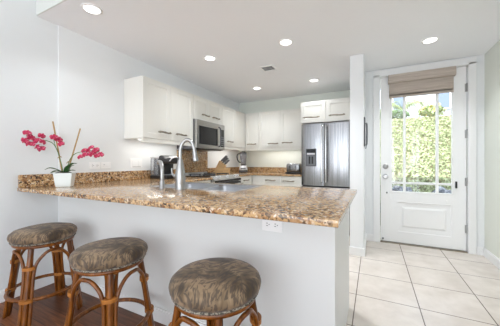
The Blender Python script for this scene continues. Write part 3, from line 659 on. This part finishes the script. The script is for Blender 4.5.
bm = nb(); tube(bm, smooth_path([P(62.5, 174), P(60, 163), P(56.5, 152), P(52.5, 145), P(48, 142.5), P(43, 141.5), P(37, 142), P(30, 139), P(26, 137)], 5), 0.0032, 8); obj('stem', bm, 'stem', oc, True)
bm = nb(); tube(bm, smooth_path([P(57, 153), P(54.5, 146, -0.01), P(53.5, 139, -0.02), P(57, 137, -0.03)], 5), 0.0026, 8); obj('stem', bm, 'stem', oc, True)
bm = nb(); tube(bm, smooth_path([P(66, 174), P(68, 163), P(72, 156.5), P(76.5, 153.5), P(84, 152), P(92, 151), P(102, 154)], 5), 0.0032, 8); obj('stem', bm, 'stem', oc, True)
bm = nb()
for u, v_ in ((59, 158), (68, 163)): tube(bm, smooth_path([P(u-2, v_+1, -0.008), P(u, v_-1, -0.008), P(u+2, v_, -0.006)], 4), 0.003, 6)
obj('tie', bm, 'cane', oc, True)
def flower_mesh():
    bm = nb()
    for ang, L, w in ((90, 0.040, 0.015), (210, 0.038, 0.014), (330, 0.038, 0.014), (18, 0.044, 0.024), (162, 0.044, 0.024)):
        a = math.radians(ang); d_ = Vector((math.cos(a), 0, math.sin(a))); s_ = Vector((-math.sin(a), 0, math.cos(a)))
        rows = []
        for i in range(6):
            t = i/5; ww = w*math.sin(PI*(0.08+0.87*t))**0.7; c0 = d_*(L*t) + Vector((0, -0.006*math.sin(PI*t) + 0.008*t*t, 0))
            rows.append([bm.verts.new(c0 - s_*ww + Vector((0, 0.004, 0))), bm.verts.new(c0), bm.verts.new(c0 + s_*ww + Vector((0, 0.004, 0)))])
        for A, B in zip(rows, rows[1:]):
            for k in range(2): bm.faces.new((A[k], A[k+1], B[k+1], B[k]))
    return thicken(bm, (0, 0.0014, 0))
fl0 = obj('flower', flower_mesh(), 'petal', oc, True)
bm = nb(); ell(bm, (0, -0.010, -0.006), (0.009, 0.011, 0.010), 10, 6); ell(bm, (0, -0.016, -0.016), (0.006, 0.008, 0.006), 8, 6); lip0 = obj('lip', bm, 'lip', fl0, True)
spots = [(27, 134), (24, 141.5), (30, 138.5), (31.5, 144), (36, 140.5), (35.5, 147), (40.5, 136.5), (41.5, 142), (39.5, 148.5), (28, 147 - 3),
         (54.5, 137.5), (58, 139.5), (61, 143.5), (80, 156), (84, 149.5), (86, 154), (89.5, 150), (92, 146.5), (93.5, 153), (97.5, 149.5), (99, 155), (103, 153.5)]
for i, (u, v_) in enumerate(spots):
    if i == 0: o = fl0
    else:
        o = fl0.copy(); COL.objects.link(o); o.parent = oc; q = lip0.copy(); COL.objects.link(q); q.parent = o
    o.location = P(u+(2.0 if u < 50 else 0.5), v_+1.5, -0.02 - 0.03*rnd.random()); o.rotation_euler = (rnd.uniform(-0.5, 0.5), rnd.uniform(-0.6, 0.6), rnd.uniform(-0.9, 0.9)); s_ = rnd.uniform(0.62, 0.80); o.scale = (s_, s_, s_)

# ------------------------------------------------------------------ outlets, switches, wall phone
def duplex(name, label, loc, rz, w=0.115, h=0.072, kind='outlet', group=None, cat='outlet'):
    t = thing(name, label, cat, loc, rz, group)      # faces local -y, horizontal plate
    obj('plate', bx(-w/2, w/2, -0.006, -0.0005, -h/2, h/2, 0.003), 'white_pl', t)
    if kind == 'outlet':
        for s_ in (-1, 1):
            f = obj('socket', bx(s_*0.024-0.016, s_*0.024+0.016, -0.009, -0.0062, -0.017, 0.017, 0.004), 'white_pl', t)
            bm = nb(); box(bm, s_*0.024-0.008, s_*0.024+0.002, -0.0094, -0.0088, 0.005, 0.008); box(bm, s_*0.024-0.008, s_*0.024+0.002, -0.0094, -0.0088, -0.008, -0.005)
            lathe(bm, [(0.003, 0), (0, 0.0004)], 8, (s_*0.024+0.009, -0.0091, 0), 'Y'); obj('slots', bm, 'grout', f)
    elif kind == 'switch':
        obj('rocker', bx(-0.034, 0.034, -0.010, -0.0062, -0.016, 0.016, 0.003), 'white_pl', t)
        obj('indicator', bx(-0.03, -0.018, -0.0106, -0.0101, 0.006, 0.010), 'grey', t)
    else:
        for s_ in (-1, 1): obj('rocker', bx(s_*0.042-0.018, s_*0.042+0.018, -0.010, -0.0062, -0.034, 0.034, 0.003), 'white_pl', t); 
        obj('indicator', bx(-0.06, 0.06, -0.0068, -0.0061, -0.047, -0.043), 'grey', t)
    return t
duplex('wall_outlet', 'white outlet below the worktop on the peninsula front panel', (-0.497, 1.2625, 0.777), 0, w=0.118, h=0.075)
duplex('wall_outlet', 'white outlet on the left wall behind the orchid flowers, above the backsplash', (XL, 1.595, 1.083), PI/2)
duplex('wall_switch', 'white switch plate right of the outlet on the left wall', (XL, 1.717, 1.083), PI/2, kind='switch', cat='switch')
duplex('wall_switch', 'double white switch plate on the left wall beside the coffee maker', (XL, 2.11, 1.105), PI/2, w=0.17, h=0.115, kind='double', cat='switch')
wp = thing('wall_phone', 'slim dark wall phone with grey handset on the partition beside the door', 'phone', (-0.105, 3.30, 1.29))
obj('body', bx(0.0005, 0.016, -0.06, 0.06, 0.02, 0.37, 0.004), 'dgrey', wp)
bm = nb(); tube(bm, smooth_path([(0.024, -0.01, 0.03), (0.032, -0.01, 0.06), (0.034, -0.01, 0.18), (0.032, -0.01, 0.28), (0.022, -0.01, 0.30)], 5), 0.010, 8); obj('handset', bm, 'grey', wp, True)
bm = nb(); tube(bm, smooth_path([(0.010, -0.01, 0.02), (0.013, -0.01, 0.0), (0.022, -0.01, -0.006), (0.027, -0.01, 0.01), (0.026, -0.01, 0.035)], 5), 0.003, 6); obj('cord', bm, 'grey', wp, True)

# ------------------------------------------------------------------ stools
def make_stool():
    root = thing('rattan_stool', '', 'stool', (0, 0, 0))
    # cushion
    prof = [(0.0, 0.552), (0.175, 0.552), (0.188, 0.556), (0.200, 0.572), (0.203, 0.588), (0.198, 0.605), (0.180, 0.621), (0.14, 0.632), (0.09, 0.637), (0.04, 0.639), (0, 0.639)]
    bm = nb(); lathe(bm, prof, 48); cu = obj('cushion', bm, 'fabric', root, True)
    bm = nb(); tube(bm, [(0.188*math.cos(k*2*PI/60), 0.188*math.sin(k*2*PI/60), 0.553) for k in range(60)], 0.0055, 6, True); obj('welt', bm, 'welt', cu, True)
    bm = nb(); tube(bm, [(0.170*math.cos(k*2*PI/48), 0.170*math.sin(k*2*PI/48), 0.534) for k in range(48)], 0.013, 8, True); obj('seat_ring', bm, 'rattan', root, True)
    rt, rb, zt = 0.158, 0.236, 0.528
    def lr(z): return rb + (rt-rb)*z/zt
    for k in range(4):
        a = k*PI/2; d_ = Vector((math.cos(a), math.sin(a), 0))
        pts = []; rr = []
        for i in range(9):
            z = zt*i/8; pts.append(d_*lr(z) + Vector((0, 0, z))); rr.append(0.0185 - 0.002*i/8 + (0.0018 if i in (3, 6) else 0))
        bm = nb(); tube(bm, pts, rr, 12); lg = obj('leg', bm, 'rattan', root, 60)
        s_ = Vector((-math.sin(a), math.cos(a), 0))
        for z in (0.19, 0.395):
            bm = nb(); c0 = d_*(lr(z)+0.004)
            pp = [c0 + d_*(0.027*math.cos(q*PI/8)) + s_*(0.040*math.sin(q*PI/8)) for q in range(16)]
            A = [bm.verts.new(p + Vector((0, 0, z-0.011))) for p in pp]; B = [bm.verts.new(p + Vector((0, 0, z+0.011))) for p in pp]
            for q in range(16): bm.faces.new((A[q], A[(q+1) % 16], B[(q+1) % 16], B[q]))
            bm.faces.new(A[::-1]); bm.faces.new(B); obj('binding', bm, 'binding', lg, 40)
    for k in range(4):     # bent side poles forming arches between neighbouring legs
        a0, a1 = k*PI/2, (k+1)*PI/2
        d0 = Vector((math.cos(a0), math.sin(a0), 0)); s0_ = Vector((-math.sin(a0), math.cos(a0), 0)); d1 = Vector((math.cos(a1), math.sin(a1), 0)); s1_ = Vector((-math.sin(a1), math.cos(a1), 0))
        off = 0.028
        p = [d0*lr(0.0)+s0_*off, d0*lr(0.15)+s0_*off+Vector((0, 0, 0.15)), d0*lr(0.34)+s0_*off+Vector((0, 0, 0.34)), d0*lr(0.42)+s0_*(off+0.012)+Vector((0, 0, 0.42))]
        am = (a0+a1)/2; dm = Vector((math.cos(am), math.sin(am), 0))
        for aa, z, r_ in ((a0+0.42, 0.468, 0.166), (am-0.18, 0.492, 0.166), (am, 0.496, 0.166), (am+0.18, 0.492, 0.166), (a1-0.42, 0.468, 0.166)): p.append(Vector((r_*math.cos(aa), r_*math.sin(aa), z)))
        p += [d1*lr(0.42)-s1_*(off+0.012)+Vector((0, 0, 0.42)), d1*lr(0.34)-s1_*off+Vector((0, 0, 0.34)), d1*lr(0.15)-s1_*off+Vector((0, 0, 0.15)), d1*lr(0.0)-s1_*off]
        bm = nb(); tube(bm, smooth_path(p, 5), 0.0105, 8); obj('arch_pole', bm, 'rattan', root, True)
    rr_ = lr(0.19)-0.002
    bm = nb(); tube(bm, [(rr_*math.cos(k*2*PI/48), rr_*math.sin(k*2*PI/48), 0.19) for k in range(48)], 0.0125, 8, True); obj('foot_ring', bm, 'rattan', root, True)
    return root
st = make_stool()
stools = [(-2.22, 0.95, -50, 'round-seat rattan stool nearest the left wall, below the orchid'), (-1.40, 0.922, -35, 'rattan bar stool in the middle of the row of three'), (-0.642, 0.909, -52, 'rattan stool nearest the open end of the peninsula, below the outlet')]
copies = [st, copy_tree(st), copy_tree(st)]
for o, (x, y, a, lab) in zip(copies, stools):
    o.location = (x+0.010, y+0.010, 0.0005); o.rotation_euler = (0, 0, math.radians(a)); o['label'] = lab; o['group'] = 'rattan bar stools along the peninsula'

# ------------------------------------------------------------------ ceiling lights and vent
lamps = [(-2.121, 1.256, 'recessed ceiling light nearest the soffit edge at far left', 0.3), (-1.813, 2.504, 'recessed ceiling light above the near left wall cabinets', 0.45), (-0.841, 2.537, 'recessed ceiling light above the middle of the kitchen, nearest the vent', 1.8),
         (-0.837, 3.91, 'recessed ceiling light in front of the refrigerator cabinet', 0.35), (-1.815, 3.887, 'recessed ceiling light in the back left corner of the kitchen', 0.5), (0.534, 3.179, 'recessed ceiling light in front of the entry door', 0.85)]
proto = None
for x, y, lab, dim in lamps:
    if proto is None:
        o = proto = thing('recessed_light', lab, 'ceiling light', (x, y, ZC), 0, 'recessed ceiling lights')
        bm = nb(); lathe(bm, [(0.080, -0.0005), (0.078, -0.006), (0.062, -0.008), (0.058, -0.0005)], 32); obj('trim_ring', bm, 'white_pl', o, True)
        bm = nb(); lathe(bm, [(0.0, -0.0075), (0.0575, -0.0075), (0.0575, -0.001), (0, -0.001)], 32); obj('lens', bm, 'lamp', o)
    else: o = copy_tree(proto); o.location = (x, y, ZC); o['label'] = lab
    light('downlight', 'AREA', (x, y, ZC-0.012), (0, 0, 0), DOWNLIGHT_W*dim, (0.93, 0.97, 1.0), 0.12, shape='DISK', spread=math.radians(118))
vt = thing('ceiling_vent', 'small square slatted air vent in the kitchen ceiling', 'vent', (-1.29, 3.13, ZC))
bm = nb()
for a in ((-0.095, 0.095, -0.095, -0.078), (-0.095, 0.095, 0.078, 0.095), (-0.095, -0.078, -0.078, 0.078), (0.078, 0.095, -0.078, 0.078)): box(bm, *a, -0.010, -0.0005)
obj('frame', bm, 'white_pl', vt)
obj('duct', bx(-0.077, 0.077, -0.077, 0.077, -0.003, -0.0006), 'grey', vt)
for k in range(4):
    bm = nb(); box(bm, -0.077, 0.077, -0.006, 0.006, -0.001, 0.001); xf(bm, 0, Matrix.Translation((0, -0.058+k*0.038, -0.006)) @ Matrix.Rotation(0.3, 4, 'X')); obj('slat', bm, 'white_pl', vt)

# ------------------------------------------------------------------ outdoors, seen through the door
def hz(y): return -0.05 + max(0, y-5.3)*0.50 if y < 11 else 2.8
bm = nb()
ysl = [5.0, 6, 7, 8, 9, 10, 11, 20]
rows = [[bm.verts.new((x, y, hz(y)-0.02)) for x in (-5, 0, 4, 9)] for y in ysl]
for A, B in zip(rows, rows[1:]):
    for k in range(3): bm.faces.new((A[k], A[k+1], B[k+1], B[k]))
bot = [bm.verts.new((x, y, -0.6)) for x, y in ((-5, 5.0), (9, 5.0))]
bm.faces.new((bot[0], bot[1], rows[0][3], rows[0][2], rows[0][1], rows[0][0]))
struct('hill', bm, 'earth')
def leaf_quads(n_, sampler, size, m, name, lift=0.05):
    vs, fs = [], []
    for i in range(n_):
        p, nrm = sampler(); s_ = size*rnd.uniform(0.6, 1.3)
        d_ = Vector((rnd.gauss(0, 1), rnd.gauss(0, 1), rnd.gauss(0.2, 0.6))).normalized(); nn_ = (nrm + Vector((rnd.gauss(0, 0.6), rnd.gauss(0, 0.6), rnd.gauss(0, 0.6)))).normalized(); e_ = d_.cross(nn_).normalized()
        b0 = len(vs); vs += [p - d_*s_, p + e_*s_*0.55, p + d_*s_, p - e_*s_*0.55]; fs.append((b0, b0+1, b0+2, b0+3))
    me = bpy.data.meshes.new(name); me.from_pydata(vs, [], fs); me.materials.append(M[m]); o = bpy.data.objects.new(name, me); COL.objects.link(o); return o
def hill_sample():
    y = 5.80 + 4.95*rnd.random()**1.1; x = rnd.uniform(-1.6, 4.6); return Vector((x, y, hz(y) + rnd.uniform(0.0, 0.10))), Vector((0, -0.45, 0.9))
tag(leaf_quads(42000, hill_sample, 0.032, 'ivy', 'groundcover'), 'sunlit green groundcover carpeting the slope outside the door', 'groundcover', kind='stuff')
def shrub(label, c0, r, m, n_, size, blossoms=0, group='shrubs on top of the slope'):
    t = thing('shrub', label, 'shrub', c0, 0, group)
    def smp():
        d_ = Vector((rnd.gauss(0, 1), rnd.gauss(0, 1), rnd.gauss(0, 1))).normalized(); q = rnd.uniform(0.6, 1.0)
        return Vector((d_.x*r[0]*q, d_.y*r[1]*q, r[2] + d_.z*r[2]*q)), d_
    o = leaf_quads(n_, smp, size, m, 'foliage'); o.parent = t
    bm = nb(); tube(bm, [(0, 0, -0.1), (0.02, 0, r[2])], [0.03, 0.015], 8); obj('stem', bm, 'bark', t, True)
    if blossoms:
        def smb():
            p, d_ = smp(); return p*1.0 + d_*0.05, d_
        o = leaf_quads(blossoms, smb, 0.07, 'yellow', 'blossom'); o.parent = t; o['kind'] = 'stuff'
    return t
shrub('low green bush at the top of the slope behind the left door pane', (0.65, 11.3, 2.78), (0.62, 0.5, 0.20), 'shrub', 500, 0.07)
shrub('yellow blossoming bush behind the middle door pane', (1.95, 11.35, 2.80), (0.42, 0.4, 0.24), 'palm', 350, 0.07, 60)
shrub('green bush with yellow blossoms behind the right door pane', (3.25, 11.3, 2.78), (0.6, 0.5, 0.24), 'shrub', 400, 0.07, 60)
pl = thing('palm', 'tall palm with arching fronds in front of the pale house', 'palm', (1.20, 13.3, 2.79))
bm = nb(); tube(bm, smooth_path([(0, 0, -0.1), (0.03, 0, 0.4), (0.0, 0, 0.70)], 5), 0.07, 10); obj('trunk', bm, 'bark', pl, True)
for k in range(11):
    a = k*2*PI/11 + 0.2; bm = nb(); L = rnd.uniform(0.9, 1.2)
    pts = smooth_path([(0, 0, 0.70), (math.cos(a)*L*0.4, math.sin(a)*L*0.4, 1.05), (math.cos(a)*L*0.8, math.sin(a)*L*0.8, 0.90), (math.cos(a)*L, math.sin(a)*L, 0.45)], 6)
    tube(bm, pts, 0.012, 5); sd = Vector((-math.sin(a), math.cos(a), 0))
    for i, p in enumerate(pts[2:]):
        for s_ in (-1, 1):
            e_ = p + sd*s_*0.26 + Vector((math.cos(a)*0.08, math.sin(a)*0.08, -0.16)); w_ = Vector((math.cos(a), math.sin(a), 0))*0.022
            bm.faces.new([bm.verts.new(q) for q in (p-w_, p+w_, e_)])
    obj('frond', bm, 'palm', pl)
hs = thing('house', 'pale two-storey house above the slope, seen through the door glass', 'house', (0, 15, 2.8))
obj('wall', bx(-5, 8, 0, 4, -0.2, 5.0), 'house', hs)
bm = nb(); box(bm, -5.3, 8.3, -0.4, 4.4, 5.001, 5.2); obj('roof', bm, 'roof', hs)
for x in (-0.6, 1.2, 3.0, 4.8):
    w_ = obj('window', bx(x-0.36, x+0.36, -0.06, -0.001, 0.9, 2.2), 'trim', hs); obj('pane', bx(x-0.28, x+0.28, -0.075, -0.061, 0.98, 2.12), 'roof', w_)
bm = nb(); box(bm, -5, 8, -0.25, -0.001, 2.6, 2.75); obj('ledge', bm, 'roof', hs)
rock_spots = [(-0.28, 5.32, 0.36), (0.42, 5.30, 0.35), (1.08, 5.32, 0.34), (1.74, 5.31, 0.36), (2.42, 5.32, 0.35)]
for i, (x, y, r) in enumerate(rock_spots):
    bm = nb(); bmesh.ops.create_icosphere(bm, subdivisions=3, radius=1)
    for v_ in bm.verts: v_.co = Vector((v_.co.x*r*0.86, v_.co.y*r*0.60, v_.co.z*r*1.18))*(1+0.14*math.sin(9*v_.co.x+i*3)*math.cos(7*v_.co.z+i)+rnd.uniform(-0.03, 0.03))
    o = obj('rock', bm, 'rock', None, True); o.location = (x, y, 0.27)
    tag(o, 'dark lava boulder at the foot of the slope outside the door', 'rock', 'rocks edging the slope')
